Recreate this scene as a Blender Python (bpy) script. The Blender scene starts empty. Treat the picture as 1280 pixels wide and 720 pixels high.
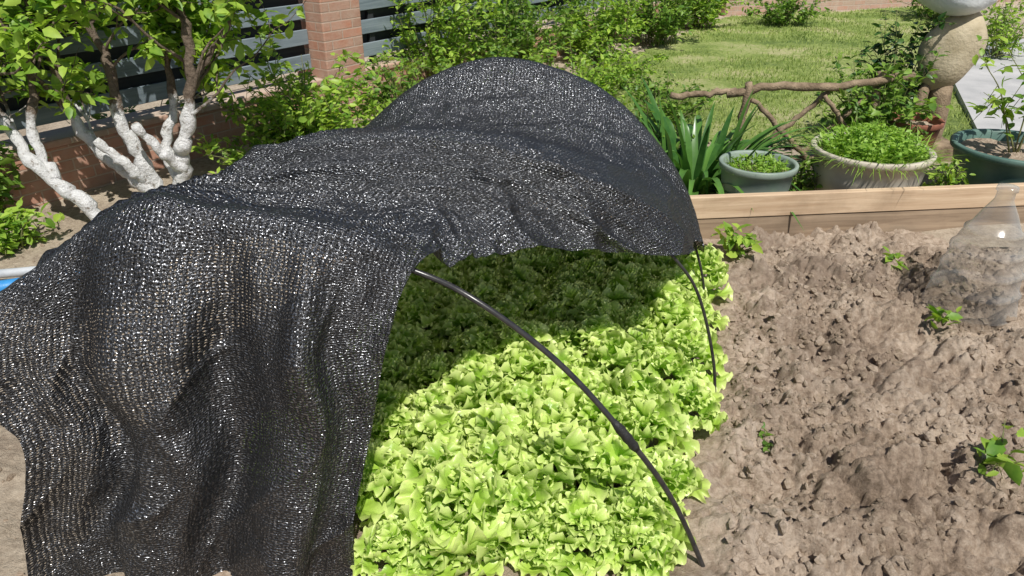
import bpy, math, numpy as np
from mathutils import Vector, Matrix
R = np.random.RandomState(7)
scene = bpy.context.scene

# ---------------------------------------------------------------- helpers
def mesh_obj(name, verts, faces, mat=None, smooth=True, uv=None, attr=None):
    me = bpy.data.meshes.new(name)
    if isinstance(faces, np.ndarray):
        v = np.asarray(verts, dtype=np.float32); f = faces.astype(np.int32); k = f.shape[1]
        me.vertices.add(len(v)); me.vertices.foreach_set("co", v.ravel())
        me.loops.add(f.size); me.loops.foreach_set("vertex_index", f.ravel())
        me.polygons.add(len(f)); me.polygons.foreach_set("loop_start", np.arange(0, f.size, k, dtype=np.int32))
        me.polygons.foreach_set("loop_total", np.full(len(f), k, dtype=np.int32))
        me.update(calc_edges=True)
    else:
        me.from_pydata(np.asarray(verts).tolist() if not isinstance(verts, list) else verts, [], faces)
    me.polygons.foreach_set("use_smooth", np.full(len(me.polygons), smooth, dtype=bool))
    if uv is not None:
        l = me.uv_layers.new(name="UVMap")
        idx = np.empty(len(me.loops), dtype=np.int32)
        me.loops.foreach_get("vertex_index", idx)
        l.data.foreach_set("uv", uv[idx].astype(np.float32).ravel())
    if attr is not None:
        a = me.attributes.new("rim", 'FLOAT', 'POINT'); a.data.foreach_set("value", attr.astype(np.float32).ravel())
    me.update()
    ob = bpy.data.objects.new(name, me)
    scene.collection.objects.link(ob)
    if mat: me.materials.append(mat)
    return ob

def group(name, parts, names=None):
    e = bpy.data.objects.new(name, None)
    e.empty_display_size = 0.1
    scene.collection.objects.link(e)
    for p in parts:
        p.parent = e
    return e

class NT:
    def __init__(s, name):
        s.m = bpy.data.materials.new(name); s.m.use_nodes = True
        s.t = s.m.node_tree; s.n = s.t.nodes; s.l = s.t.links
        s.b = s.n["Principled BSDF"]; s.out = s.n["Material Output"]
    def link(s, a, b): s.l.new(a, b)
    def math(s, op, a, b=None):
        n = s.n.new("ShaderNodeMath"); n.operation = op
        for i, v in enumerate((a, b)):
            if v is None: continue
            if isinstance(v, (int, float)): n.inputs[i].default_value = v
            else: s.link(v, n.inputs[i])
        return n.outputs[0]
    def ramp(s, fac, stops):
        n = s.n.new("ShaderNodeValToRGB")
        el = n.color_ramp.elements
        while len(el) < len(stops): el.new(0.5)
        for e, (p, c) in zip(el, stops):
            e.position = p; e.color = (*c, 1)
        s.link(fac, n.inputs[0]); return n.outputs[0]
    def noise(s, vec, scale, detail=4, rough=.55, dist=0.0):
        n = s.n.new("ShaderNodeTexNoise")
        n.inputs["Scale"].default_value = scale; n.inputs["Detail"].default_value = detail
        n.inputs["Roughness"].default_value = rough; n.inputs["Distortion"].default_value = dist
        if vec is not None: s.link(vec, n.inputs["Vector"])
        return n.outputs["Fac"]
    def bump(s, h, strength=.5, dist=.01):
        n = s.n.new("ShaderNodeBump"); n.inputs["Strength"].default_value = strength
        n.inputs["Distance"].default_value = dist; s.link(h, n.inputs["Height"])
        s.link(n.outputs[0], s.b.inputs["Normal"]); return n.outputs[0]
    def pos(s):
        return s.n.new("ShaderNodeNewGeometry").outputs["Position"]
    def mixc(s, f, a, b):
        n = s.n.new("ShaderNodeMix"); n.data_type = 'RGBA'
        if isinstance(f, float): n.inputs[0].default_value = f
        else: s.link(f, n.inputs[0])
        for i, v in ((6, a), (7, b)):
            if isinstance(v, tuple): n.inputs[i].default_value = (*v, 1)
            else: s.link(v, n.inputs[i])
        return n.outputs[2]

def simple_mat(name, c1, c2, scale=8, rough=.7, bump=.3, bdist=.005, bscale=None, spec=.4):
    t = NT(name); p = t.pos()
    f = t.noise(p, scale, 4)
    t.link(t.ramp(f, [(.3, c1), (.7, c2)]), t.b.inputs["Base Color"])
    t.b.inputs["Roughness"].default_value = rough
    t.b.inputs["Specular IOR Level"].default_value = spec
    t.bump(t.noise(p, bscale or scale*6, 4), bump, bdist)
    return t.m

def leaf_mat(name, dark, light, trans=.35, rough=.45, nscale=25, spec=.4, rim=None):
    t = NT(name)
    g = t.n.new("ShaderNodeNewGeometry")
    rnd = g.outputs["Random Per Island"]
    nz = t.noise(g.outputs["Position"], nscale, 2)
    f = t.math('ADD', t.math('MULTIPLY', rnd, .6), t.math('MULTIPLY', nz, .5))
    st = [(.2, dark), (.8, light)]
    col = t.ramp(f, st)
    if rim:
        at = t.n.new("ShaderNodeAttribute"); at.attribute_name = "rim"
        col = t.mixc(t.math('MULTIPLY', t.math('POWER', at.outputs["Fac"], 2.0), .8), col, rim)
        t.bump(t.noise(g.outputs["Position"], nscale*5, 2), .45, .004)
    t.link(col, t.b.inputs["Base Color"])
    t.b.inputs["Roughness"].default_value = rough
    t.b.inputs["Specular IOR Level"].default_value = spec
    tr = t.n.new("ShaderNodeBsdfTranslucent")
    hs = t.n.new("ShaderNodeHueSaturation"); hs.inputs["Saturation"].default_value = 1.1; hs.inputs["Value"].default_value = 1.25
    t.link(col, hs.inputs["Color"]); t.link(hs.outputs[0], tr.inputs[0])
    mx = t.n.new("ShaderNodeMixShader"); mx.inputs[0].default_value = trans
    t.link(t.b.outputs[0], mx.inputs[1]); t.link(tr.outputs[0], mx.inputs[2])
    t.link(mx.outputs[0], t.out.inputs[0])
    return t.m

def tube(path, radii, sides=7, off=0):
    P = np.array(path, float); n = len(P)
    radii = np.broadcast_to(np.array(radii, float), (n,))
    T = np.gradient(P, axis=0); T /= np.linalg.norm(T, axis=1)[:, None] + 1e-9
    a = np.array([0, 0, 1.]) if abs(T[0, 2]) < .9 else np.array([1., 0, 0])
    N = np.cross(T[0], a); N /= np.linalg.norm(N)
    V = []
    ang = 2*math.pi*np.arange(sides)/sides; ca = np.cos(ang)[:, None]; sa = np.sin(ang)[:, None]
    for i in range(n):
        N = N - T[i]*np.dot(N, T[i]); N /= np.linalg.norm(N) + 1e-9
        B = np.cross(T[i], N)
        V += (P[i] + radii[i]*(ca*N + sa*B)).tolist()
    F = []
    for i in range(n-1):
        for k in range(sides):
            k2 = (k+1) % sides
            F.append((off+i*sides+k, off+i*sides+k2, off+(i+1)*sides+k2, off+(i+1)*sides+k))
    F.append(tuple(off+k for k in range(sides))[::-1]); F.append(tuple(off+(n-1)*sides+k for k in range(sides)))
    return V, F

def tubes_obj(name, lst, mat, sides=6):
    V, F = [], []
    for p, r in lst:
        v, f = tube(p, r, sides, len(V)); V += v; F += f
    return mesh_obj(name, V, F, mat)

def catmull(P, n):
    P = np.array(P, float); k = len(P)
    t = np.linspace(0, k-1, n); i = np.minimum(t.astype(int), k-2); f = (t-i)
    E = np.concatenate([[2*P[0]-P[1]], P, [2*P[-1]-P[-2]]])
    p0, p1, p2, p3 = E[i], E[i+1], E[i+2], E[i+3]
    f = f.reshape((-1,)+(1,)*(P.ndim-1))
    return .5*((2*p1)+(-p0+p2)*f+(2*p0-5*p1+4*p2-p3)*f**2+(-p0+3*p1-3*p2+p3)*f**3)

def unit(a): return a/(np.linalg.norm(a, axis=-1, keepdims=True)+1e-9)

LV = np.array([(0,0,0),(.3,-.42,.07),(.3,0,0),(.3,.42,.07),(.68,-.34,.03),(.68,0,-.05),(.68,.34,.03),(1,0,-.14)])
LT = np.array([(0,2,1),(0,3,2),(1,2,5),(1,5,4),(2,3,6),(2,6,5),(4,5,7),(5,6,7)])
def leaves_obj(name, pos, dirs, lens, wid, mat, rng=R):
    n = len(pos); pos = np.array(pos); D = unit(np.array(dirs))
    up = unit(np.array([0, 0, 1.]) + rng.normal(0, .45, (n, 3)))
    S = unit(np.cross(D, up)); U = np.cross(S, D)
    L = np.array(lens)[:, None, None]; W = np.array(wid)[:, None, None]
    V = pos[:, None] + D[:, None]*LV[None, :, 0:1]*L + S[:, None]*LV[None, :, 1:2]*W + U[:, None]*LV[None, :, 2:3]*L
    F = (LT[None]+(np.arange(n)*8)[:, None, None]).reshape(-1, 3)
    return mesh_obj(name, V.reshape(-1, 3), F, mat)

def blades_obj(name, base, dirs, lens, wid, droop, mat, seg=6, rng=R):
    n = len(base); base = np.array(base, float); D = np.array(dirs, float); D = unit(D)
    H = D.copy(); H[:, 2] = 0; H = unit(H + 1e-6)
    S = np.cross(H, np.array([0, 0, 1.])); S = unit(S)
    V = np.zeros((n, seg+1, 3, 3)); s = np.linspace(0, 1, seg+1)
    L = np.array(lens); W = np.array(wid); dr = np.array(droop)
    for j, t in enumerate(s):
        c = base + D*(L*t)[:, None]
        c[:, 2] -= dr*L*t**2.2; c += H*(dr*L*.25*t**2)[:, None]
        w = W*(1-t**2.5)*min(1, .55+t*2)*.5 + .0003
        V[:, j, 0] = c - S*w[:, None]; V[:, j, 2] = c + S*w[:, None]
        V[:, j, 1] = c - np.array([0, 0, 1])*(w*.35)[:, None]
    f = []
    for j in range(seg):
        for k in range(2):
            a = j*3+k; f.append((a, a+1, a+4, a+3))
    F = (np.array(f)[None]+(np.arange(n)*(seg+1)*3)[:, None, None]).reshape(-1, 4)
    return mesh_obj(name, V.reshape(-1, 3), F, mat)

def vnoise(X, Y, scale, seed):
    rr = np.random.RandomState(seed); G = rr.rand(256, 256)
    x = X*scale+1000; y = Y*scale+1000
    xi = np.floor(x).astype(int); yi = np.floor(y).astype(int)
    fx = x-xi; fy = y-yi; fx = fx*fx*(3-2*fx); fy = fy*fy*(3-2*fy)
    g = lambda a, b: G[a % 256, b % 256]
    return (g(xi, yi)*(1-fx)+g(xi+1, yi)*fx)*(1-fy)+(g(xi, yi+1)*(1-fx)+g(xi+1, yi+1)*fx)*fy
def fbm(X, Y, scale, seed, oct=4, gain=.5):
    a = 1; s = 0; t = 0
    for o in range(oct):
        s = s + a*vnoise(X, Y, scale*2**o, seed+o); t += a; a *= gain
    return s/t
def clump(X, Y, cell, seed, present=.6):
    """irregular lumps: union of warped domes on a jittered lattice, height in units of cell"""
    rr = np.random.RandomState(seed); J = rr.rand(128, 128, 4)
    wx = X/cell+(fbm(X, Y, 1.5/cell, seed+1, 3)-.5)*1.1+500; wy = Y/cell+(fbm(X, Y, 1.5/cell, seed+7, 3)-.5)*1.1+500
    xi = np.floor(wx).astype(int); yi = np.floor(wy).astype(int); H = np.zeros_like(X)
    for dx in (-1, 0, 1):
        for dy in (-1, 0, 1):
            j = J[(xi+dx) % 128, (yi+dy) % 128]
            cx = xi+dx+j[..., 0]; cy = yi+dy+j[..., 1]; r = .25+.5*j[..., 2]
            d = np.hypot(wx-cx, wy-cy)/r
            H = np.maximum(H, np.where(j[..., 3] < present, np.sqrt(np.clip(1-d*d, 0, 1))*r, 0))
    return H

def bm_box(x0, x1, y0, y1, z0, z1):
    v = [(x0,y0,z0),(x1,y0,z0),(x1,y1,z0),(x0,y1,z0),(x0,y0,z1),(x1,y0,z1),(x1,y1,z1),(x0,y1,z1)]
    f = [(3,2,1,0),(4,5,6,7),(0,1,5,4),(1,2,6,5),(2,3,7,6),(3,0,4,7)]
    return v, f
def boxes_obj(name, boxes, mat, bevel=.004):
    V, F = [], []
    for b in boxes:
        v, f = bm_box(*b); o = len(V); V += v; F += [tuple(o+i for i in q) for q in f]
    ob = mesh_obj(name, V, F, mat, smooth=False)
    m = ob.modifiers.new("bevel", 'BEVEL'); m.width = bevel; m.segments = 2
    return ob
def lathe(name, prof, mat, c, seg=48, wob=0):
    P = np.array(prof); V = []
    for r, z in P:
        for k in range(seg):
            a = 2*math.pi*k/seg
            rr = r*(1+wob*math.sin(3*a+z*9)+wob*.6*math.sin(7*a))
            V.append((c[0]+rr*math.cos(a), c[1]+rr*math.sin(a), c[2]+z))
    F = []
    for i in range(len(P)-1):
        for k in range(seg):
            k2 = (k+1) % seg
            F.append((i*seg+k, i*seg+k2, (i+1)*seg+k2, (i+1)*seg+k))
    return mesh_obj(name, V, F, mat)

# ---------------------------------------------------------------- materials
def soil_material(name, dark, mid, light, patch=None, bs=1.0):
    t = NT(name); p = t.pos()
    f = t.math('ADD', t.math('MULTIPLY', t.noise(p, 2.2, 3, .6), .45), t.math('MULTIPLY', t.noise(p, 34, 5, .75), .55))
    col = t.ramp(f, [(.36, dark), (.48, mid), (.60, light)])
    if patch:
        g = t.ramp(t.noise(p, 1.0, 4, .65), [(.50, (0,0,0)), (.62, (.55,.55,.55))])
        col = t.mixc(g, col, patch)  # damp patches, with shade also painted into their dark tone
    t.link(col, t.b.inputs["Base Color"])
    t.b.inputs["Roughness"].default_value = .95; t.b.inputs["Specular IOR Level"].default_value = .15
    t.bump(t.noise(p, 75, 5, .8), bs, .015)
    return t.m
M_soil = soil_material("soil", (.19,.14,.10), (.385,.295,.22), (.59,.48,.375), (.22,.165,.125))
M_ground = soil_material("dirt_ground", (.28,.22,.165), (.45,.37,.28), (.58,.49,.38))
M_clod = soil_material("soil_clod", (.24,.18,.13), (.41,.32,.235), (.58,.47,.37))
M_lettuce = leaf_mat("lettuce_leaf", (.22,.42,.035), (.48,.68,.10), .32, .36, 14, .5, rim=(.84,.91,.38))
M_leafA = leaf_mat("leaf_bright", (.10,.24,.025), (.42,.58,.09), .4)
M_leafB = leaf_mat("leaf_mid", (.055,.15,.022), (.27,.42,.065), .35)
M_leafC = leaf_mat("leaf_dark", (.018,.055,.012), (.07,.16,.03), .25, .35)
M_grass = leaf_mat("grass_blade", (.13,.28,.03), (.34,.52,.08), .35)
M_grassL = leaf_mat("lawn_blade", (.15,.24,.045), (.42,.5,.15), .3, .7, 3)
M_stem = simple_mat("stem", (.12,.14,.05), (.2,.2,.08), 20)
M_pole = simple_mat("hoop_plastic", (.018,.018,.02), (.045,.042,.04), 40, .3, .2, .001, 200, .6)
M_tape = simple_mat("tape", (.012,.012,.012), (.03,.03,.03), 60, .5, .6, .003)
M_potgrey = simple_mat("plastic_greygreen", (.2,.26,.22), (.3,.36,.3), 6, .5, .15, .003)
M_potcream = simple_mat("plastic_cream", (.44,.39,.31), (.6,.55,.46), 5, .55, .2, .004)
M_potgreen = simple_mat("plastic_darkgreen", (.06,.12,.1), (.12,.2,.17), 6, .5, .15, .003)
M_terra = simple_mat("terracotta", (.2,.07,.045), (.32,.13,.08), 9, .7)
M_stone = simple_mat("cream_stone", (.36,.3,.19), (.58,.5,.36), 7, .8, .6, .01)
M_cap = simple_mat("white_cap", (.6,.64,.68), (.8,.82,.83), 6, .6, .4, .01)
M_log = simple_mat("weathered_branch", (.13,.09,.055), (.36,.27,.18), 14, .85, .8, .01)
M_conc = simple_mat("concrete", (.36,.36,.36), (.52,.51,.5), 3, .85, .3, .004, 90)
M_blue = simple_mat("blue_plastic", (.02,.16,.42), (.05,.28,.6), 9, .4)
M_greyp = simple_mat("grey_pipe", (.3,.33,.36), (.5,.52,.54), 9, .4)

def brick_mat(name, c1, c2, mortar, scale=1.0):
    t = NT(name)
    tc = t.n.new("ShaderNodeTexCoord"); sp = t.n.new("ShaderNodeSeparateXYZ"); t.link(tc.outputs["Object"], sp.inputs[0])
    cb = t.n.new("ShaderNodeCombineXYZ")
    t.link(t.math('ADD', sp.outputs[0], sp.outputs[1]), cb.inputs[0]); t.link(sp.outputs[2], cb.inputs[1])
    br = t.n.new("ShaderNodeTexBrick"); t.link(cb.outputs[0], br.inputs["Vector"])
    br.inputs["Color1"].default_value = (*c1, 1); br.inputs["Color2"].default_value = (*c2, 1); br.inputs["Mortar"].default_value = (*mortar, 1)
    br.inputs["Scale"].default_value = scale
    br.inputs["Brick Width"].default_value = .22; br.inputs["Row Height"].default_value = .07
    br.inputs["Mortar Size"].default_value = .006; br.inputs["Mortar Smooth"].default_value = .3
    nz = t.noise(tc.outputs["Object"], 9, 6, .7)
    col = t.mixc(t.ramp(nz, [(.35, (0,0,0)), (.75, (.75,.75,.75))]), br.outputs["Color"], mortar)
    t.link(col, t.b.inputs["Base Color"]); t.b.inputs["Roughness"].default_value = .9
    h = t.math('SUBTRACT', t.math('MULTIPLY', t.noise(tc.outputs["Object"], 50, 5), .4), br.outputs["Fac"])
    t.bump(h, .8, .008)
    return t.m
M_brick = brick_mat("brick", (.50,.22,.14), (.36,.21,.15), (.5,.37,.29))
M_brick2 = brick_mat("old_brick", (.46,.25,.18), (.4,.29,.22), (.5,.42,.34))

def wood_mat(name, c1, c2, axis_scale=(1.5, 30, 30)):
    t = NT(name)
    tc = t.n.new("ShaderNodeTexCoord"); mp = t.n.new("ShaderNodeMapping"); mp.inputs["Scale"].default_value = axis_scale
    t.link(tc.outputs["Object"], mp.inputs[0])
    f = t.noise(mp.outputs[0], 1.0, 6, .65, .6)
    f2 = t.noise(tc.outputs["Object"], 3.0, 5, .6)
    col = t.ramp(f, [(.3, c1), (.62, c2)])
    col = t.mixc(t.ramp(f2, [(.5, (0,0,0)), (.8, (.6,.6,.6))]), col, tuple(x*.55 for x in c1))
    t.link(col, t.b.inputs["Base Color"]); t.b.inputs["Roughness"].default_value = .75
    t.bump(f, .4, .004)
    return t.m
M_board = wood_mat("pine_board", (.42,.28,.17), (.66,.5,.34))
M_board2 = wood_mat("darker_board", (.2,.14,.09), (.38,.28,.19))  # lower board: darker browns than the upper one
M_slat = wood_mat("slate_grey_slat", (.13,.17,.195), (.24,.29,.32))
M_slatd = wood_mat("dark_slat", (.012,.014,.016), (.03,.034,.038))

def limed_bark():
    t = NT("limed_bark"); p = t.pos()
    sp = t.n.new("ShaderNodeSeparateXYZ"); t.link(p, sp.inputs[0])
    nz = t.noise(p, 14, 4, .7)
    z = t.math('ADD', sp.outputs[2], t.math('MULTIPLY', nz, .35))
    m = t.ramp(t.math('MULTIPLY', z, .9), [(.64, (1,1,1)), (.70, (0,0,0))])
    bark = t.ramp(t.noise(p, 40, 6, .7), [(.3, (.09,.065,.045)), (.7, (.25,.19,.14))])
    wht = t.ramp(t.noise(p, 22, 6, .75), [(.33, (.25,.21,.17)), (.42, (.70,.69,.68)), (.6, (.85,.85,.85))])
    t.link(t.mixc(m, bark, wht), t.b.inputs["Base Color"]); t.b.inputs["Roughness"].default_value = .9
    t.bump(t.noise(p, 45, 6, .7), 1.0, .03)
    return t.m
M_limed = limed_bark()

def net_material():
    t = NT("black_shade_net")
    uv = t.n.new("ShaderNodeUVMap").outputs[0]
    sp = t.n.new("ShaderNodeSeparateXYZ"); t.link(uv, sp.inputs[0])
    nz = t.noise(uv, 16, 2); nf = t.noise(uv, 210, 1, .6); ng = t.noise(uv, 200, 1, .5)
    A1 = t.math('SINE', t.math('ADD', t.math('MULTIPLY', sp.outputs[0], 2*math.pi/.012), t.math('MULTIPLY', nz, 11)))
    A2 = t.math('SINE', t.math('ADD', t.math('MULTIPLY', sp.outputs[1], 2*math.pi/.007), t.math('MULTIPLY', nz, 16)))
    mx = t.math('MAXIMUM', A1, A2)
    al = t.math('GREATER_THAN', t.math('ADD', t.math('MULTIPLY', mx, .6), t.math('MULTIPLY', nf, 1.9)), .50)
    col = t.ramp(ng, [(.35, (.005,.005,.006)), (.7, (.020,.021,.023))])
    t.link(col, t.b.inputs["Base Color"])
    t.b.inputs["Roughness"].default_value = .5
    t.b.inputs["Specular IOR Level"].default_value = .4
    h = t.math('ADD', t.math('MULTIPLY', mx, .6), t.math('MULTIPLY', nf, 3.2))
    bn = t.bump(h, 1.0, .0013)
    gl = t.n.new("ShaderNodeBsdfGlossy"); gl.inputs["Roughness"].default_value = .27
    gl.inputs["Color"].default_value = (.9, .93, 1.0, 1); t.link(bn, gl.inputs["Normal"])
    mg = t.n.new("ShaderNodeMixShader")
    t.link(t.ramp(ng, [(.53, (.018,.018,.018)), (.66, (.34,.34,.34))]), mg.inputs[0])
    t.link(t.b.outputs[0], mg.inputs[1]); t.link(gl.outputs[0], mg.inputs[2])
    tr = t.n.new("ShaderNodeBsdfTransparent"); ms = t.n.new("ShaderNodeMixShader")
    t.link(al, ms.inputs[0]); t.link(tr.outputs[0], ms.inputs[1]); t.link(mg.outputs[0], ms.inputs[2])
    t.link(ms.outputs[0], t.out.inputs[0])
    return t.m
M_net = net_material()

def clear_plastic():
    t = NT("clear_plastic")
    gl = t.n.new("ShaderNodeBsdfGlossy"); gl.inputs["Roughness"].default_value = .15
    df = t.n.new("ShaderNodeBsdfDiffuse"); df.inputs[0].default_value = (.72,.72,.7,1)
    tr = t.n.new("ShaderNodeBsdfTransparent"); tr.inputs[0].default_value = (.94,.95,.95,1)
    lw = t.n.new("ShaderNodeLayerWeight"); lw.inputs[0].default_value = .35
    m1 = t.n.new("ShaderNodeMixShader"); m1.inputs[0].default_value = .5
    t.link(gl.outputs[0], m1.inputs[1]); t.link(df.outputs[0], m1.inputs[2])
    m2 = t.n.new("ShaderNodeMixShader")
    t.link(t.math('ADD', t.math('MULTIPLY', lw.outputs["Facing"], .6), .07), m2.inputs[0])
    t.link(tr.outputs[0], m2.inputs[1]); t.link(m1.outputs[0], m2.inputs[2]); t.link(m2.outputs[0], t.out.inputs[0])
    return t.m
M_clear = clear_plastic()

# ---------------------------------------------------------------- ground
def soil_h(X, Y):
    h = (fbm(X, Y, 1.6, 3, 3)-.5)*.12
    right = np.clip((X-(.5+.28*(Y-1.5)))/.2, 0, 1)
    k = .2+.8*right
    mask = np.clip((fbm(X, Y, 1.3, 61, 3)-.34)*5, .12, 1)
    h += (fbm(X, Y, 6, 20, 5, .55)-.5)*.15*k*mask
    h += clump(X, Y, .15, 200, .5)*.15*.55*k*mask
    h += clump(X, Y, .07, 230, .6)*.07*.85*k*mask
    h += clump(X, Y, .03, 260, .55)*.03*.8*k*(.3+.7*mask)
    h += right*-.015
    return h
gx = np.concatenate([np.linspace(-3.4, .3, 190, endpoint=False), np.linspace(.3, 3.5, 600), np.linspace(3.51, 4.2, 30)])
gy = np.linspace(.35, 3.66, 520); nx, ny = len(gx), len(gy)
X, Y = np.meshgrid(gx, gy)
Z = soil_h(X, Y)
edge = np.minimum(np.minimum((X+3.4)/.3, (4.2-X)/.3), (Y-.35)/.3).clip(0, 1)
Z = Z*edge + .005*edge - .01*(1-edge)
def grid_faces(ny, nx, off=0):
    I = np.arange(nx*ny).reshape(ny, nx)+off
    return np.stack([I[:-1, :-1], I[:-1, 1:], I[1:, 1:], I[1:, :-1]], -1).reshape(-1, 4)
FS = grid_faces(ny, nx)
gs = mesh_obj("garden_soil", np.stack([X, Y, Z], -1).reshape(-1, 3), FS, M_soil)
gs.data.materials.append(M_ground)
cxs = X.ravel()[FS[:, 0]]; cys = Y.ravel()[FS[:, 0]]
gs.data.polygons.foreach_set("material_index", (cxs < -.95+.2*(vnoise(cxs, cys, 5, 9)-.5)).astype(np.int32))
gv = [(-150,-150,-.06),(150,-150,-.06),(150,150,-.06),(-150,150,-.06)]
mesh_obj("ground", gv, [(0,1,2,3)], M_ground, smooth=False)
xs = np.linspace(-6, 9, 260); ys = np.linspace(3.5, 14, 200); X2, Y2 = np.meshgrid(xs, ys)
Z2 = (fbm(X2, Y2, 1.1, 70, 5)-.5)*.06-.03*np.clip((3.8-Y2)/.3, 0, 1)-.005
mesh_obj("dirt_path", np.stack([X2, Y2, Z2], -1).reshape(-1, 3), grid_faces(200, 260), M_ground)

def clods(name, n, xr, yr, smin, smax, mat, rng, cond=None):
    t = (1+5**.5)/2
    iv = np.array([(-1,t,0),(1,t,0),(-1,-t,0),(1,-t,0),(0,-1,t),(0,1,t),(0,-1,-t),(0,1,-t),(t,0,-1),(t,0,1),(-t,0,-1),(-t,0,1)])
    iv = unit(iv)
    f0 = [(0,11,5),(0,5,1),(0,1,7),(0,7,10),(0,10,11),(1,5,9),(5,11,4),(11,10,2),(10,7,6),(7,1,8),(3,9,4),(3,4,2),(3,2,6),(3,6,8),(3,8,9),(4,9,5),(2,4,11),(6,2,10),(8,6,7),(9,8,1)]
    k = 12
    px = rng.uniform(*xr, n*3); py = rng.uniform(*yr, n*3)
    if cond is not None:
        m = cond(px, py); px, py = px[m], py[m]
    px, py = px[:n], py[:n]; n = len(px)
    s = smin*(smax/smin)**(rng.rand(n)**2.2)
    pz = soil_h(px, py)+.006
    sc = s[:, None, None]*rng.uniform(.5, 1.3, (n, 1, 3))
    dv = iv[None]*sc*(1+rng.normal(0, .22, (n, k, 1)))
    V = dv+np.stack([px, py, pz], -1)[:, None]
    F = (np.array(f0)[None]+(np.arange(n)*k)[:, None, None]).reshape(-1, 3)
    return mesh_obj(name, V.reshape(-1, 3), F, mat, smooth=False)
clods("soil_clumps", 15000, (.4, 3.6), (1.0, 3.5), .002, .021, M_clod, np.random.RandomState(5), lambda x, y: (x > .6+.28*(y-1.5)) & (fbm(x, y, 3, 61, 3) > .40))
clods("small_stones", 900, (-3.0, -1.1), (1.2, 3.6), .002, .012, M_clod, np.random.RandomState(6))

# ---------------------------------------------------------------- lettuce
def lettuce():
    rng = np.random.RandomState(11)
    P = []
    for iy, y in enumerate(np.arange(1.45, 3.2, .165)):
        for x in np.arange(-.80, .50, .165):
            xx = x+.28*(y-1.5)+(.08 if iy % 2 else 0)+rng.normal(0, .02)
            if xx > .47+.28*(y-1.5) or (y < 1.5 and xx < -.30) or (y < 1.7 and xx < -.55): continue
            ctr = 1-abs((xx-.28*(y-1.5)-.0)/.5)**2
            P.append((xx, y+rng.normal(0, .02), rng.uniform(.85, 1.2)*(1+.18*max(ctr, 0))))
    for x in (-.34, -.22, -.1, .05, .2, .33): P.append((x+rng.normal(0, .01), 1.385+rng.normal(0, .012), rng.uniform(.7, .88)))
    pos, az, inc, ln = [], [], [], []
    for (x, y, s) in P:
        n = 28; a0 = rng.rand()*6.28; bx, by = rng.normal(0, .015, 2)
        for k in range(n):
            f = k/(n-1); a = a0+k*2.39996+rng.normal(0, .25); off = .055*(1-f)*s
            pos.append((x+off*math.cos(a)+bx*f, y+off*math.sin(a)+by*f, .035+(.115*f**.8)*s)); az.append(a)
            inc.append(math.radians(20+46*f+rng.normal(0, 14))); ln.append(s*(.100-.040*f)*rng.uniform(.75, 1.2))
    pos = np.array(pos); az = np.array(az); inc = np.array(inc); ln = np.array(ln); L = len(az)
    nr, nt_ = 7, 52
    rho = np.array([0, .3, .55, .72, .84, .93, 1.0])[None, :, None]; th = np.linspace(0, 2*math.pi, nt_, endpoint=False)[None, None, :]
    q = lambda a, b: rng.uniform(a, b, (L, 1, 1))
    ph, ph2, ph3 = q(0, 6.28), q(0, 6.28), q(0, 6.28)
    k0 = rng.randint(2, 4, (L, 1, 1)); k1 = rng.randint(8, 12, (L, 1, 1)); k2 = rng.randint(14, 19, (L, 1, 1)); kl = rng.randint(4, 7, (L, 1, 1))
    l = ln[:, None, None]
    outer = .5+.5*np.cos(th)
    fr = np.clip(outer*3, 0, 1)
    lob = 1+fr*rho*(.11*np.sin(kl*th+ph2)+.04*np.sin(k2*th+ph3))
    base = np.where(np.cos(th) > 0, 1, .80)
    shape = .40+.60*np.clip(outer*2.2, 0, 1)**.6
    along = l*(.50+.50*rho*np.cos(th)*base*lob)
    across = l*.62*rho*np.sin(th)*shape*lob*q(.95, 1.3)
    ruff = l*fr*(.13*rho**2.0*np.sin(k0*th+ph)+.125*rho**4*np.sin(k1*th+ph2)+.06*rho**7*np.sin(k2*th+ph))
    evert = -l*.18*rho**4*fr*q(-.8, 1.2)
    bowl = l*.22*rho**2*q(0, 1.2)
    blis = l*.03*np.sin(along*170+ph)*np.sin(across*150+ph3)*rho
    h = ruff+evert+bowl+blis
    along = along+l*.06*rho**5*fr*np.cos(k1*th+ph2)*np.cos(th); across = across+l*.06*rho**5*fr*np.cos(k1*th+ph2)*np.sin(th)
    ca, sa = np.cos(az)[:, None, None], np.sin(az)[:, None, None]; ci, si = np.cos(inc)[:, None, None], np.sin(inc)[:, None, None]
    out = along*ci-h*si; up = along*si+h*ci
    V = np.stack([pos[:, 0][:, None, None]+out*ca-across*sa, pos[:, 1][:, None, None]+out*sa+across*ca, pos[:, 2][:, None, None]+up], -1).reshape(-1, 3)
    att = np.broadcast_to(rho**1.5*fr, (L, nr, nt_)).reshape(-1)
    I = np.arange(nr*nt_).reshape(nr, nt_); J = np.roll(I, -1, 1)
    f = np.stack([I[:-1], J[:-1], J[1:], I[1:]], -1).reshape(-1, 4)
    F = (f[None]+(np.arange(L)*nr*nt_)[:, None, None]).reshape(-1, 4)
    return mesh_obj("lettuce_bed", V, F, M_lettuce, attr=att)
lettuce()

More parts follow.
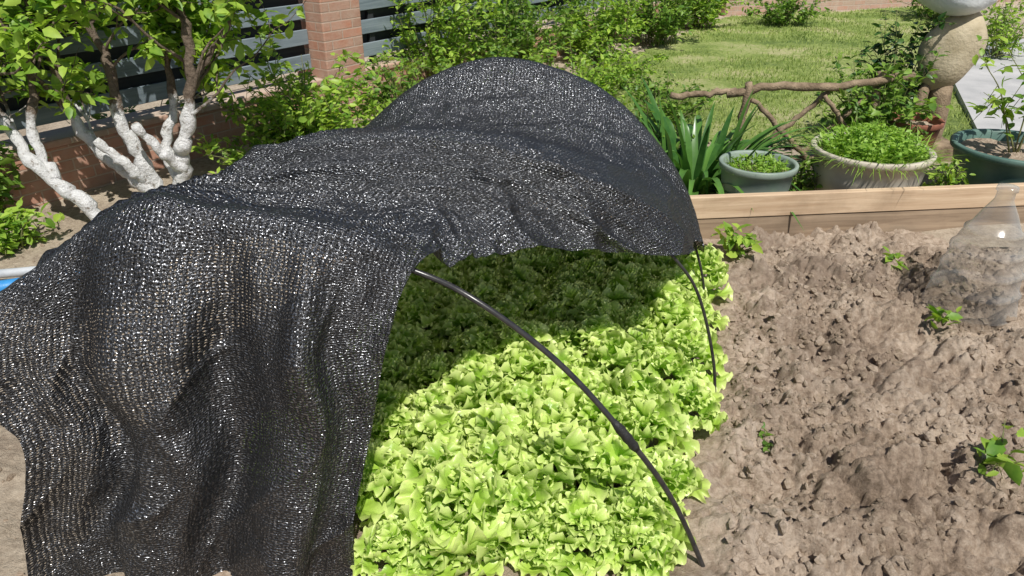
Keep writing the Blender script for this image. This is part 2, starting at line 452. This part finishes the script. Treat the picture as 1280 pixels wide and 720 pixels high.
# ---------------------------------------------------------------- hoops
h1 = catmull([(.55,1.36,-.1),(.52,1.38,0),(.405,1.38,.26),(.278,1.38,.457),(.11,1.42,.646),(-.073,1.45,.79),(-.22,1.5,.845),(-.44,1.48,.93),(-.68,1.47,.96),(-.88,1.46,.9),(-1.02,1.47,.72),(-1.05,1.48,.4),(-1.05,1.5,-.05)], 90)
h2 = catmull([(.715,2.08,-.1),(.715,2.08,0),(.69,2.09,.2),(.617,2.1,.44),(.535,2.1,.57),(.40,2.1,.69),(.18,2.1,.81),(-.1,2.1,.89),(-.45,2.1,.9),(-.8,2.1,.8),(-1.02,2.1,.52),(-1.1,2.1,.2),(-1.1,2.1,-.1)], 90)
h3 = catmull([(.86,2.78,-.1),(.82,2.78,.15),(.76,2.8,.34),(.66,2.8,.58),(.51,2.8,.78),(.29,2.8,.955),(-.03,2.8,1.055),(-.3,2.8,.99),(-.5,2.8,.85),(-.7,2.8,.62),(-.85,2.8,.3),(-.9,2.8,-.1)], 90)
for h, nm in ((h1, 1), (h2, 2), (h3, 3)):
    o = tubes_obj("rod", [(h, .0072 if nm == 1 else .0055)], M_pole, 10)
    parts = [o]
    if nm == 1:
        k = int(np.argmin(np.linalg.norm(h-np.array([.278,1.38,.457]), axis=1)))
        parts.append(tubes_obj("tape_joint", [(catmull(h[k-1:k+3], 8), [.009,.0125,.011,.0135,.0115,.013,.0105,.008])], M_tape, 10))
    group("garden_hoop", parts)

# ---------------------------------------------------------------- shade net
G = []
def row(y, pts):
    G.append([(p[0], (p[2] if len(p) > 2 else y), p[1]) for p in pts])
xs0 = np.linspace(-.43, -1.22, 9); G.append([(x, 1.31+.03*math.sin(i*2.2), -.01) for i, x in enumerate(xs0)])
xs0 = np.linspace(-.39, -1.18, 9); G.append([(x, 1.32+.03*math.sin(i*2.2+.3), .25) for i, x in enumerate(xs0)])
xs0 = np.linspace(-.33, -1.11, 9); G.append([(x, 1.34+.03*math.sin(i*2.2+.5), .5) for i, x in enumerate(xs0)])
xs0 = np.linspace(-.275, -1.18, 9); G.append([(x, 1.35+.025*math.sin(i*2.2+.6)-.02*(i > 5), .74-.05*(i/8)) for i, x in enumerate(xs0)])
row(1.46, [(-.215,.865,1.5),(-.32,.93),(-.44,.975),(-.56,.995),(-.68,1.01),(-.78,1.03),(-.90,.975),(-1.02,.90,1.42),(-1.16,.82,1.38)])
row(1.65, [(-.13,.80,1.66),(-.26,.865),(-.39,.895),(-.52,.91),(-.65,.93),(-.76,.965),(-.88,.95),(-1.0,.83),(-1.12,.62)])
row(1.85, [(.0,.745,1.82),(-.14,.84),(-.3,.87),(-.45,.88),(-.60,.89),(-.73,.91),(-.85,.915),(-.98,.8),(-1.1,.58)])
row(1.98, [(.26,.67,1.98),(.1,.79),(-.1,.88),(-.28,.915),(-.46,.93),(-.62,.93),(-.79,.905),(-.95,.78),(-1.1,.55)])
row(2.12, [(.55,.585,2.13),(.41,.75),(.2,.88),(-.02,.955),(-.24,.985),(-.46,.985),(-.66,.95),(-.82,.88),(-1.08,.58)])
row(2.45, [(.655,.50,2.42),(.55,.655),(.38,.78),(.15,.86),(-.1,.90),(-.33,.89),(-.55,.86),(-.70,.82),(-.95,.5)])
row(2.66, [(.74,.40,2.62),(.64,.60),(.48,.77),(.25,.90),(-.04,.96),(-.3,.92),(-.51,.84),(-.68,.75),(-.9,.42)])
row(2.8, [(.80,.30,2.76),(.71,.56),(.54,.795),(.305,.985),(-.02,1.08),(-.29,1.02),(-.50,.88),(-.70,.66),(-.88,.3)])
row(2.98, [(.80,.24,2.92),(.71,.46),(.54,.68),(.305,.84),(-.02,.92),(-.29,.87),(-.50,.75),(-.70,.56),(-.88,.25)])
row(3.12, [(.80,.1,3.05),(.71,.12),(.54,.14),(.305,.15),(-.02,.16),(-.29,.15),(-.50,.14),(-.70,.12),(-.88,.1)])
Gc = np.array(G)
S1 = catmull(Gc, 460)
S = catmull(S1.transpose(1, 0, 2), 300)
nu, nv = S.shape[:2]
du = np.linalg.norm(np.diff(S, axis=0), axis=2); Uc = np.concatenate([np.zeros((1, nv)), np.cumsum(du, 0)]); Uc -= Uc[nu//2][None]
dv = np.linalg.norm(np.diff(S, axis=1), axis=2); Vc = np.concatenate([np.zeros((nu, 1)), np.cumsum(dv, 1)], 1)
Vm = Vc.mean(0)[None]*np.ones_like(Uc)
N = unit(np.cross(np.gradient(S, axis=0), np.gradient(S, axis=1)))
row_t = np.linspace(0, len(G)-1, nv)[None]*np.ones((nu, 1))
front = np.clip((4.2-row_t)/1.2, 0, 1)
top = np.clip((row_t-3.8)/1.0, 0, 1)*np.clip((10.8-row_t)/.8, 0, 1)
w = np.zeros_like(Uc)
warp = (fbm(Uc, Vm, 2.5, 90, 2)-.5)
lo = 1-.25*np.clip(row_t/4, 0, 1)
w += front*lo*(.038*np.sin(Uc*19+warp*3.5)+.014*np.sin(Uc*47+warp*8+1))
w += front*(fbm(Uc*2.2, Vm*.7, 4, 95, 3)-.5)*.035
rc = 1-np.abs(np.sin((Uc*13+Vm*5)+warp*5)); w += front*(rc**3)*.014
d1 = Vm*27+Uc*6+warp*11; rid = 1-np.abs(np.sin(d1*.5))
d2 = Vm*15-Uc*13+warp*9+2; rid2 = 1-np.abs(np.sin(d2*.5))
d3 = Vm*52+Uc*14+warp*20; rid3 = 1-np.abs(np.sin(d3*.5))
amp = .25+1.1*fbm(Uc, Vm, 2.0, 97, 2)
near = np.clip((8.8-row_t)/2, .3, 1)
w += top*near*((rid**2.2-.3)*.050*amp + (rid2**2.6-.25)*.034*amp + (rid3**2-.3)*.014*amp)
w += top*near*(fbm(Uc*.7, Vm*1.6, 4, 99, 3)-.5)*.06
w += (fbm(Uc, Vm, 18, 101, 3)-.5)*.012
for c0, sg, k in ((11, .35, .9), (4, .22, .5)):
    w *= 1-k*np.exp(-((row_t-c0)/sg)**2)
w += .012*top
S = S+N*w[..., None]*np.sign((N[..., 2].mean()) or 1)
S[..., 2] = np.maximum(S[..., 2], .005)
mesh_obj("shade_net", S.reshape(-1, 3), grid_faces(nu, nv), M_net, uv=np.stack([Uc, Vm], -1).reshape(-1, 2))

# ---------------------------------------------------------------- board edging
dirb = math.atan2(.19, 1.83)
def placed(ob, loc, rz):
    ob.location = loc; ob.rotation_euler = (0, 0, rz); return ob
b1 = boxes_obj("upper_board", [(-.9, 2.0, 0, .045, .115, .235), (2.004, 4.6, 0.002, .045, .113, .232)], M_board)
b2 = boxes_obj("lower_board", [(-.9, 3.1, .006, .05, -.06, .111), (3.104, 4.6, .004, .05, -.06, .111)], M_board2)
bx = group("timber_bed_edging", [b1, b2]); placed(bx, (.95, 3.56, 0), dirb)

# ---------------------------------------------------------------- pots
def pot(name, c, r, h, mat, taper=.75, rim=.03):
    prof = [(0, .002), (r*taper, 0), (r*(taper+.6*(1-taper)), h*.6), (r*.965, h-rim*1.4), (r*1.0, h-rim*1.3), (r*1.035, h-rim), (r*1.045, h-.004), (r*1.03, h), (r*.96, h), (r*.93, h-.01), (r*.9, h-.09), (r*.85, h*.45)]
    return lathe(name, prof, mat, c, 64, .004)
def disk_soil(c, r, z):
    n = 28; V = [(c[0], c[1], z+.015)]; F = []
    rng = np.random.RandomState(int(c[0]*100))
    for j in range(1, 7):
        for k in range(n):
            a = 2*math.pi*k/n; V.append((c[0]+r*j/6*math.cos(a), c[1]+r*j/6*math.sin(a), z+rng.normal(0, .007)))
    for k in range(n): F.append((0, 1+k, 1+(k+1) % n))
    for j in range(5):
        for k in range(n):
            a = 1+j*n+k; b = 1+j*n+(k+1) % n; F.append((a, a+n, b+n, b))
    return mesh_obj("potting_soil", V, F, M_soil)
def tuft(name, c, r, z, n, l0, l1, wd, droop, mat, spread=.5, rng=None):
    rng = rng or np.random.RandomState(int(abs(c[0]*1000))+n)
    a = rng.rand(n)*6.28; rr = r*np.sqrt(rng.rand(n))
    b = np.stack([c[0]+rr*np.cos(a), c[1]+rr*np.sin(a), np.full(n, z)], -1)
    d = np.stack([np.cos(a)*rr/r*spread+rng.normal(0, .35, n), np.sin(a)*rr/r*spread+rng.normal(0, .35, n), np.ones(n)], -1)
    return blades_obj(name, b, d, rng.uniform(l0, l1, n), rng.uniform(.6, 1.2, n)*wd, rng.uniform(.3, 1.3, n)*droop, mat, 4)
def herbs(c, r, z, n, h, leaf, mat, seed):
    rng = np.random.RandomState(seed)
    a = rng.rand(n)*6.28; rr = r*np.sqrt(rng.rand(n))
    k = 6; hh = h*rng.uniform(.3, 1, (n, k))*(1.1-.45*(rr/r)[:, None])
    p = np.stack([c[0]+(rr*np.cos(a))[:, None]+rng.normal(0, .02, (n, k)), c[1]+(rr*np.sin(a))[:, None]+rng.normal(0, .02, (n, k)), z+hh], -1).reshape(-1, 3)
    d = rng.normal(0, 1, p.shape); d[:, 2] = np.abs(d[:, 2])*.6
    l = leaf*rng.uniform(.5, 1.2, len(p))
    return leaves_obj("small_leaves", p, d, l, l*.55, mat, rng)

c = (1.375, 3.93, 0)
group("potted_herb", [pot("pot", c, .205, .31, M_potgrey, .78), disk_soil(c, .185, .24), tuft("grass", c, .16, .24, 200, .05, .13, .007, .3, M_grass, .5), herbs(c, .15, .24, 60, .09, .03, M_grass, 1)])
c = (2.05, 4.05, 0)
group("potted_herb", [pot("pot", c, .315, .355, M_potcream, .8), disk_soil(c, .285, .29), tuft("grass", c, .27, .28, 1000, .12, .27, .007, .5, M_grass, .8), herbs(c, .27, .28, 330, .19, .035, M_grass, 2)])
c = (2.93, 4.12, 0)
group_pot_parts = [pot("pot", c, .335, .345, M_potgreen, .78), disk_soil(c, .31, .29)]
c = (2.62, 4.72, 0)
group("terracotta_pot", [pot("pot", c, .17, .34, M_terra, .7), disk_soil(c, .155, .29)])

# ---------------------------------------------------------------- plant generators
def shrub(name, base, n_stem, height, spread, leaf, mat, seed, stem_mat=None, leafn=26, r=.006, twigs=4, extra=None, wratio=.42, bs=.35):
    rng = np.random.RandomState(seed)
    T, LP, LD, LL, LW = [], [], [], [], []
    for i in range(n_stem):
        a = rng.rand()*6.28; sp = spread*rng.uniform(.1, 1)**.7; h = height*rng.uniform(.35, 1.05)*(1-.25*(sp/spread)**2)
        b = np.array(base)+np.array([math.cos(a), math.sin(a), 0])*spread*bs*rng.rand()
        e = np.array(base)+np.array([math.cos(a)*sp, math.sin(a)*sp, h])
        m = (b+e)/2+np.array([-math.cos(a)*sp*.15, -math.sin(a)*sp*.15, h*.08])+rng.normal(0, .03*height, 3)
        path = catmull([b, m, e], 9); T.append((path, np.linspace(r, r*.3, 9)))
        spots = []
        for j in range(twigs):
            k = rng.randint(2, 9); d = unit(rng.normal(0, 1, 3)+np.array([math.cos(a), math.sin(a), .5])*.8)
            tl = height*rng.uniform(.12, .3); tp = catmull([path[k], path[k]+d*tl*.5+[0,0,.01], path[k]+d*tl+[0,0,-.02*rng.rand()]], 5)
            T.append((tp, np.linspace(r*.5, r*.2, 5))); spots.append(tp)
        spots.append(path[2:])
        for tp in spots:
            for q in range(max(2, leafn//(twigs+1))):
                t = rng.rand()*(len(tp)-1); k = int(min(t, len(tp)-2)); p = tp[k]*(1-(t-k))+tp[k+1]*(t-k)
                LP.append(p+rng.normal(0, leaf*.25, 3)); dd = rng.normal(0, 1, 3); dd[2] = dd[2]*.5+.1; LD.append(dd)
                l = leaf*rng.uniform(.5, 1.25); LL.append(l); LW.append(l*wratio*2*rng.uniform(.7, 1.1)*.75)
    LP = np.array(LP); LP[:, 2] = np.maximum(LP[:, 2], .02)
    parts = [tubes_obj("stems", T, stem_mat or M_stem, 4), leaves_obj("leaves", LP, LD, LL, LW, mat, rng)]
    return group(name, parts+(extra or []))

def tree(name, limbs, leaf, mat, seed, leafn=10, lmat=None, splits=4, zmin=.6):
    rng = np.random.RandomState(seed); T, LP, LD, LL, LW = [], [], [], [], []
    def br(p, d, l, r, dep):
        pts = [p]; q = p.copy(); dd = d.copy()
        for i in range(5):
            dd = unit(dd+rng.normal(0, .16, 3)+np.array([0, 0, .05])); q = q+dd*l/5; pts.append(q.copy())
        T.append((pts, np.linspace(r, r*.55, 6)))
        if dep <= 1:
            for j in range(leafn):
                k = rng.randint(1, 6); pp = pts[k]+rng.normal(0, leaf*.3, 3)
                x = rng.normal(0, 1, 3)+dd*.4; x[2] = x[2]*.6-.25
                s = leaf*rng.uniform(.5, 1.2)
                if pp[2] < zmin+rng.normal(0, .06): continue
                LP.append(pp); LD.append(x); LL.append(s); LW.append(s*.62)
        if dep > 0:
            for j in range(rng.randint(2, 4)):
                k = rng.randint(2, 6); br(pts[k], unit(dd+rng.normal(0, .55, 3)), l*rng.uniform(.55, .85), r*.5, dep-1)
    for pts, r0, r1 in limbs:
        P = catmull(pts, 6*len(pts)); n = len(P); P = P+rng.normal(0, .006, P.shape)
        rad = np.linspace(r0, r1, n)*(1+.14*np.sin(np.arange(n)*1.3)+rng.normal(0, .08, n)); T.append((P, rad))
        if r1 > .0215: continue
        for j in range(splits):
            k = int(n*rng.uniform(.62, 1))-1 if j else n-1
            d = unit((P[k]-P[k-2])+0)+np.array([0, 0, .2]); br(P[k], unit(d+rng.normal(0, .5, 3)), rng.uniform(.3, .48), r1*.55, 2)
    return group(name, [tubes_obj("trunk_and_branches", T, lmat or M_limed, 9), leaves_obj("leaves", LP, LD, LL, LW, mat, rng)])

tree("white_trunk_tree", [
    ([(-2.0,4.15,-.05),(-1.95,4.12,.12),(-1.91,4.1,.31),(-1.83,4.1,.5),(-1.77,4.15,.85),(-1.8,4.2,1.2)], .065, .019),
    ([(-2.02,4.15,-.05),(-2.12,4.1,.06),(-2.24,4.1,.19),(-2.38,4.1,.31),(-2.5,4.12,.55),(-2.58,4.2,.9)], .065, .018),
    ([(-2.1,4.12,.02),(-2.15,4.1,.27),(-2.22,4.1,.5),(-2.24,4.15,.85),(-2.4,4.2,1.15)], .05, .016),
    ([(-1.95,4.12,.1),(-2.04,4.2,.3),(-1.98,4.3,.6),(-2.05,4.4,1.0)], .04, .016),
    ([(-1.79,4.13,.68),(-1.66,4.16,.85),(-1.52,4.2,1.05),(-1.42,4.2,1.3)], .02, .010),
    ([(-1.92,4.1,.2),(-1.99,4.0,.36),(-2.08,3.98,.5)], .035, .022),
    ([(-2.15,4.1,.12),(-2.2,4.02,.26),(-2.32,3.98,.42)], .035, .022)], .085, M_leafA, 21, 16, splits=6, zmin=.60)
tree("white_trunk_tree", [
    ([(-2.2,3.72,-.05),(-2.36,3.76,.14),(-2.55,3.8,.3),(-2.76,3.9,.6),(-2.95,4.0,1.0)], .048, .02),
    ([(-2.5,3.8,.24),(-2.6,3.9,.5),(-2.58,4.0,.8),(-2.75,4.1,1.1)], .032, .016)], .095, M_leafA, 29, 16, splits=5, zmin=.62)

# fence
fa = math.atan2(.809, .588)
fo = np.array([.76, 9.0])
L0, L1 = -10.5, 4.2
wall = boxes_obj("base_wall", [(L0, L1, 0, .22, -.1, .30)], M_brick, .006)
cop = boxes_obj("coping", [(L0, L1, -.02, .24, .302, .345)], M_brick2, .01)
slats, dk, posts = [], [], []
pil_s = -3.65
z = .42
while z < 2.3:
    for a, b in ((L0, pil_s-.22), (pil_s+.22, L1)):
        slats.append((a, b, .08, .1, z, z+.11)); dk.append((a, b, .14, .155, z+.06, z+.19))  # dk: near-black boards added behind the gaps to darken them
    z += .185
for s in np.arange(L0+.5, L1, 1.7):
    if abs(s-pil_s) > .4: posts.append((s, s+.06, .102, .138, .345, 2.35))
fs = boxes_obj("slats", slats, M_slat, .004); fd = boxes_obj("added_gap_backing", dk, M_slatd, .003); fp = boxes_obj("posts", posts, M_slatd, .003)
placed(group("slatted_fence", [fs, fd, fp]), (fo[0], fo[1], 0), fa)
placed(group("low_brick_wall", [wall, cop]), (fo[0], fo[1], 0), fa)
pl = boxes_obj("pillar_shaft", [(pil_s-.2, pil_s+.2, -.08, .30, -.05, 2.2)], M_brick, .01)
pc = boxes_obj("pillar_cap", [(pil_s-.26, pil_s+.26, -.14, .36, 2.202, 2.28)], M_brick2, .015)
placed(group("brick_pillar", [pl, pc]), (fo[0], fo[1], 0), fa)

rw = boxes_obj("retaining_wall_bricks", [(0, 11, 0, .25, -.1, .28)], M_brick2, .01)
rc_ = boxes_obj("retaining_wall_coping", [(0, 11, -.03, .28, .282, .34)], M_conc, .01)
placed(group("retaining_wall", [rw, rc_]), (3.3, 12.0, 0), math.radians(18))

# lawn
def lawn():
    poly = lambda x, y: (y > 5.2) & (x > -.2+(y-6.2)*.62) & (x < 3.5+(y-5.2)*.55) & (y < 11.9+(x-3.3)*.3)
    xs = np.linspace(-1, 8, 150); ys = np.linspace(5.0, 13.6, 150)
    Xl, Yl = np.meshgrid(xs, ys)
    Zl = (fbm(Xl, Yl, 1.1, 70, 5)-.5)*.06+.012
    F = grid_faces(150, 150)
    cx = Xl.ravel()[F].mean(1); cy = Yl.ravel()[F].mean(1)
    j = (vnoise(cx, cy, 3, 5)-.5)*.4
    F = F[poly(cx+j, cy+j)]
    t = NT("lawn_turf"); p = t.pos()
    f = t.math('ADD', t.math('MULTIPLY', t.noise(p, 1.2, 4), .6), t.math('MULTIPLY', t.noise(p, 30, 6, .7), .4))
    t.link(t.ramp(f, [(.40, (.13,.20,.04)), (.50, (.33,.42,.1)), (.60, (.58,.54,.28))]), t.b.inputs["Base Color"])
    t.b.inputs["Roughness"].default_value = .95; t.bump(t.noise(p, 70, 6, .8), 1, .03)
    o = mesh_obj("turf", np.stack([Xl, Yl, Zl], -1).reshape(-1, 3), F, t.m)
    rng = np.random.RandomState(3); n = 80000
    x = rng.uniform(-1, 8, n); y = rng.uniform(5.0, 13.4, n)
    m = poly(x, y) & (fbm(x, y, 1.6, 8, 3) > .46+.12*rng.normal(0, 1, n)*.5); x, y = x[m], y[m]; n = len(x)
    z = (fbm(x, y, 1.1, 70, 5)-.5)*.06+.01
    a = rng.rand(n)*3.14; hh = rng.uniform(.02, .05, n); ww = .006
    b = np.stack([x, y, z], -1); s = np.stack([np.cos(a), np.sin(a), np.zeros(n)], -1)*ww
    V = np.stack([b-s, b+s, b+np.stack([rng.normal(0, .015, n), rng.normal(0, .015, n), hh], -1)], 1).reshape(-1, 3)
    g = mesh_obj("grass_blades", V, np.arange(n*3).reshape(-1, 3), M_grassL, smooth=False)
    group("lawn", [o, g])
lawn()

pv = [(3.3,4.9,.05),(9,4.9,.05),(9,9.6,.05),(5.3,9.6,.05)]
t = [(x, y, -.05) for x, y, _ in pv]
mesh_obj("pavement", pv+t, [(0,1,2,3),(4,5,1,0),(5,6,2,1),(6,7,3,2),(7,4,0,3)], M_conc, smooth=False)

rl = [([(1.35,4.62,.53),(1.7,4.62,.57),(2.05,4.61,.575),(2.5,4.63,.63)], .026), ([(1.45,4.6,-.05),(1.47,4.6,.6)], .024), ([(2.32,4.66,-.05),(2.3,4.66,.66)], .026), ([(1.5,4.58,.5),(1.95,4.57,.08)], .017), ([(1.55,4.66,.1),(2.0,4.66,.53)], .017),
      ([(1.95,4.57,.52),(2.28,4.57,.12)], .015), ([(1.9,4.66,.12),(2.25,4.66,.5)], .015), ([(1.0,4.64,.5),(1.4,4.63,.54)], .02), ([(1.4,4.6,.12),(2.4,4.61,.1)], .016)]
rng = np.random.RandomState(2); lst = []
for p, r in rl:
    q = catmull(p, 16); q = q+rng.normal(0, .005, q.shape); lst.append((q, r*(1+rng.normal(0, .07, 16))))
tubes_obj("rustic_branch_rail", lst, M_log, 9)

def ellipsoid(name, c, r, rot, mat, seed=0, amp=.05, n=28):
    th = np.linspace(0, math.pi, n); ph = np.linspace(0, 2*math.pi, n*2, endpoint=False)
    T, P = np.meshgrid(th, ph, indexing='ij')
    v = np.stack([np.sin(T)*np.cos(P), np.sin(T)*np.sin(P), np.cos(T)], -1)
    k = 1+amp*(np.sin(v[..., 0]*4+seed)+np.sin(v[..., 2]*5+v[..., 1]*3+seed))*.5
    v = v*k[..., None]*np.array(r)
    Rm = np.array(Matrix.Rotation(rot[1], 3, 'Y') @ Matrix.Rotation(rot[0], 3, 'X'))
    v = v @ Rm.T+np.array(c); I = np.arange(n*n*2).reshape(n, n*2); I2 = np.roll(I, -1, 1)
    F = np.stack([I[:-1], I[1:], I2[1:], I2[:-1]], -1).reshape(-1, 4)
    return mesh_obj(name, v.reshape(-1, 3), F, mat)
e1 = ellipsoid("stone_body", (2.90, 5.0, .72), (.20, .13, .26), (.1, .25), M_stone, 1, .07)
e2 = ellipsoid("white_cap_top", (2.84, 5.02, 1.06), (.25, .22, .12), (0, .1), M_cap, 2, .08)
e3 = tubes_obj("wooden_stand", [(catmull([(2.72,4.98,0),(2.74,4.98,.25),(2.8,5,.5)], 8), .035), (catmull([(2.92,5.02,0),(2.92,5.0,.25),(2.9,5,.5)], 8), .07)], M_log, 12)
e4 = boxes_obj("stand_base", [(2.62, 3.05, 4.85, 5.2, -.02, .12)], M_log, .01)
group("stone_garden_ornament", [e1, e2, e3, e4])

rng = np.random.RandomState(31); n = 150
a = rng.rand(n)*6.28; rr = .2*np.sqrt(rng.rand(n))
b = np.stack([1.12+rr*np.cos(a)*1.2, 4.3+rr*np.sin(a), np.zeros(n)], -1)
til = rng.uniform(.1, 1.0, n)
d = np.stack([np.cos(a)*til, np.sin(a)*til, np.ones(n)], -1)
blades_obj("strap_leaf_plant", b, d, rng.uniform(.5, .92, n), rng.uniform(.035, .06, n), rng.uniform(.2, .9, n), leaf_mat("strap_leaf", (.03,.10,.02), (.12,.26,.05), .22, .3), 9)

# shrubs
shrub("garden_shrub", (-1.4,4.9,0), 60, .74, .60, .065, M_leafA, 41, leafn=60)
shrub("garden_shrub", (-.85,5.6,0), 36, .6, .45, .055, M_leafB, 42, leafn=50)
shrub("garden_shrub", (-2.6,5.1,0), 20, .5, .4, .06, M_leafB, 43, leafn=30)
shrub("rose_bush", (-.75,6.9,0), 55, 1.15, .65, .065, M_leafA, 44, leafn=64)
shrub("rose_bush", (.0,7.6,0), 60, 1.1, .75, .065, M_leafB, 45, leafn=64)
shrub("rose_bush", (.9,8.5,0), 55, 1.0, .7, .07, M_leafA, 46, leafn=64)
shrub("rose_bush", (1.8,9.5,0), 50, .9, .7, .07, M_leafB, 47, leafn=60)
shrub("rose_bush", (2.6,10.7,0), 45, .8, .6, .08, M_leafA, 48, leafn=50)
shrub("garden_shrub", (.55,6.1,0), 40, .6, .5, .055, M_leafA, 49, leafn=50)
shrub("garden_shrub", (1.15,5.6,0), 34, .45, .42, .05, M_leafB, 50, leafn=40)
shrub("garden_shrub", (-.2,6.4,0), 40, .5, .5, .055, M_leafB, 51, leafn=50)
shrub("garden_shrub", (1.0,7.1,0), 30, .45, .45, .055, M_leafA, 58, leafn=40)
shrub("climbing_vine", (2.35,4.75,.1), 40, .66, .42, .065, M_leafB, 52, leafn=40)
shrub("climbing_vine", (2.62,5.1,.1), 26, .9, .25, .065, M_leafC, 53, leafn=40)
shrub("garden_shrub", (3.9,11.0,0), 34, .6, .6, .07, M_leafB, 54, leafn=40)
shrub("garden_shrub", (6.3,11.5,0), 40, .8, .8, .08, M_leafB, 55, leafn=40)
shrub("garden_shrub", (5.4,8.4,.04), 30, .7, .5, .06, M_leafA, 56, leafn=36)
shrub("potted_plant", (2.93,4.12,.3), 6, .9, .30, .085, M_leafA, 57, leafn=26, extra=group_pot_parts, bs=.2)
shrub("weed_plant", (-2.6,3.45,0), 20, .22, .25, .065, M_leafA, 60, leafn=24)
shrub("weed_plant", (-3.0,3.85,0), 26, .5, .35, .075, M_leafB, 62, leafn=34)
shrub("weed_plant", (-1.6,4.45,0), 26, .35, .35, .055, M_leafA, 64, leafn=30)
shrub("weed_plant", (-2.0,3.85,0), 12, .14, .2, .05, M_leafA, 63, leafn=20)
shrub("weed_plant", (1.70,4.1,0), 16, .35, .14, .045, M_leafB, 65, leafn=22)
shrub("weed_plant", (2.50,4.0,0), 16, .3, .14, .045, M_leafA, 66, leafn=22)
shrub("weed_plant", (.8,4.6,0), 26, .4, .35, .05, M_leafB, 67, leafn=26)
shrub("seedling", (1.13,3.34,.02), 10, .16, .12, .08, M_leafA, 70, leafn=7, twigs=1, r=.004, bs=.1)
shrub("seedling", (1.86,3.2,.03), 5, .06, .05, .06, M_leafA, 71, leafn=4, twigs=1, r=.003, bs=.1)
shrub("seedling", (1.8,2.62,.03), 5, .08, .07, .065, M_leafA, 72, leafn=4, twigs=1, r=.003, bs=.1)
shrub("seedling", (1.50,1.74,.05), 7, .13, .17, .075, M_leafA, 73, leafn=5, twigs=1, r=.003, bs=.1)
shrub("seedling", (.82,1.87,.01), 5, .07, .05, .03, M_leafB, 74, leafn=8, twigs=1, r=.002, bs=.1)

prof = [(.19,0),(.185,.02),(.172,.10),(.18,.105),(.165,.115),(.158,.20),(.166,.205),(.152,.215),(.145,.30),(.152,.305),(.138,.32),(.112,.40),(.118,.405),(.1,.415),(.07,.49),(.045,.54),(.036,.56),(.034,.60),(.042,.605),(.04,.625),(.0,.627)]
prof = [(r*.97, z*.88) for r, z in prof]
lathe("clear_plastic_cloche", prof, M_clear, (2.02, 2.82, .02), 48, .02)

tubes_obj("blue_water_pipe", [(catmull([(-3.2,2.75,.05),(-2.5,2.86,.05),(-2.15,2.98,.05),(-2.0,3.05,.05)], 30), .035)], M_blue, 12)
tubes_obj("grey_pipe", [(catmull([(-3.2,3.0,.04),(-2.4,3.08,.04),(-1.9,3.25,.04),(-1.5,3.5,.04)], 30), .022)], M_greyp, 12)

# ---------------------------------------------------------------- light, world, camera
ld = Vector((-.2, .6, -1.0)).normalized()
sun = bpy.data.lights.new("sun", 'SUN'); sun.energy = 5.0; sun.angle = math.radians(.5); sun.color = (1, .965, .90)
so = bpy.data.objects.new("sun", sun); scene.collection.objects.link(so); so.rotation_euler = ld.to_track_quat('-Z', 'Y').to_euler()
wd = bpy.data.worlds.new("World"); scene.world = wd; wd.use_nodes = True
nt = wd.node_tree; sky = nt.nodes.new("ShaderNodeTexSky"); sky.sky_type = 'NISHITA'; sky.sun_disc = False
sky.sun_elevation = math.asin(-ld.z); sky.sun_rotation = math.atan2(-ld.x, -ld.y)
bg = nt.nodes["Background"]; bg.inputs[1].default_value = .07; nt.links.new(sky.outputs[0], bg.inputs[0])
scene.view_settings.view_transform = 'Standard'; scene.view_settings.look = 'None'; scene.view_settings.exposure = 0
cam = bpy.data.cameras.new("camera"); co = bpy.data.objects.new("camera", cam); scene.collection.objects.link(co)
co.location = (0, 0, 1.6); co.rotation_euler = (math.radians(62), 0, 0); cam.lens = 25.7; cam.sensor_width = 36; cam.clip_end = 500; cam.clip_start = .05
scene.camera = co
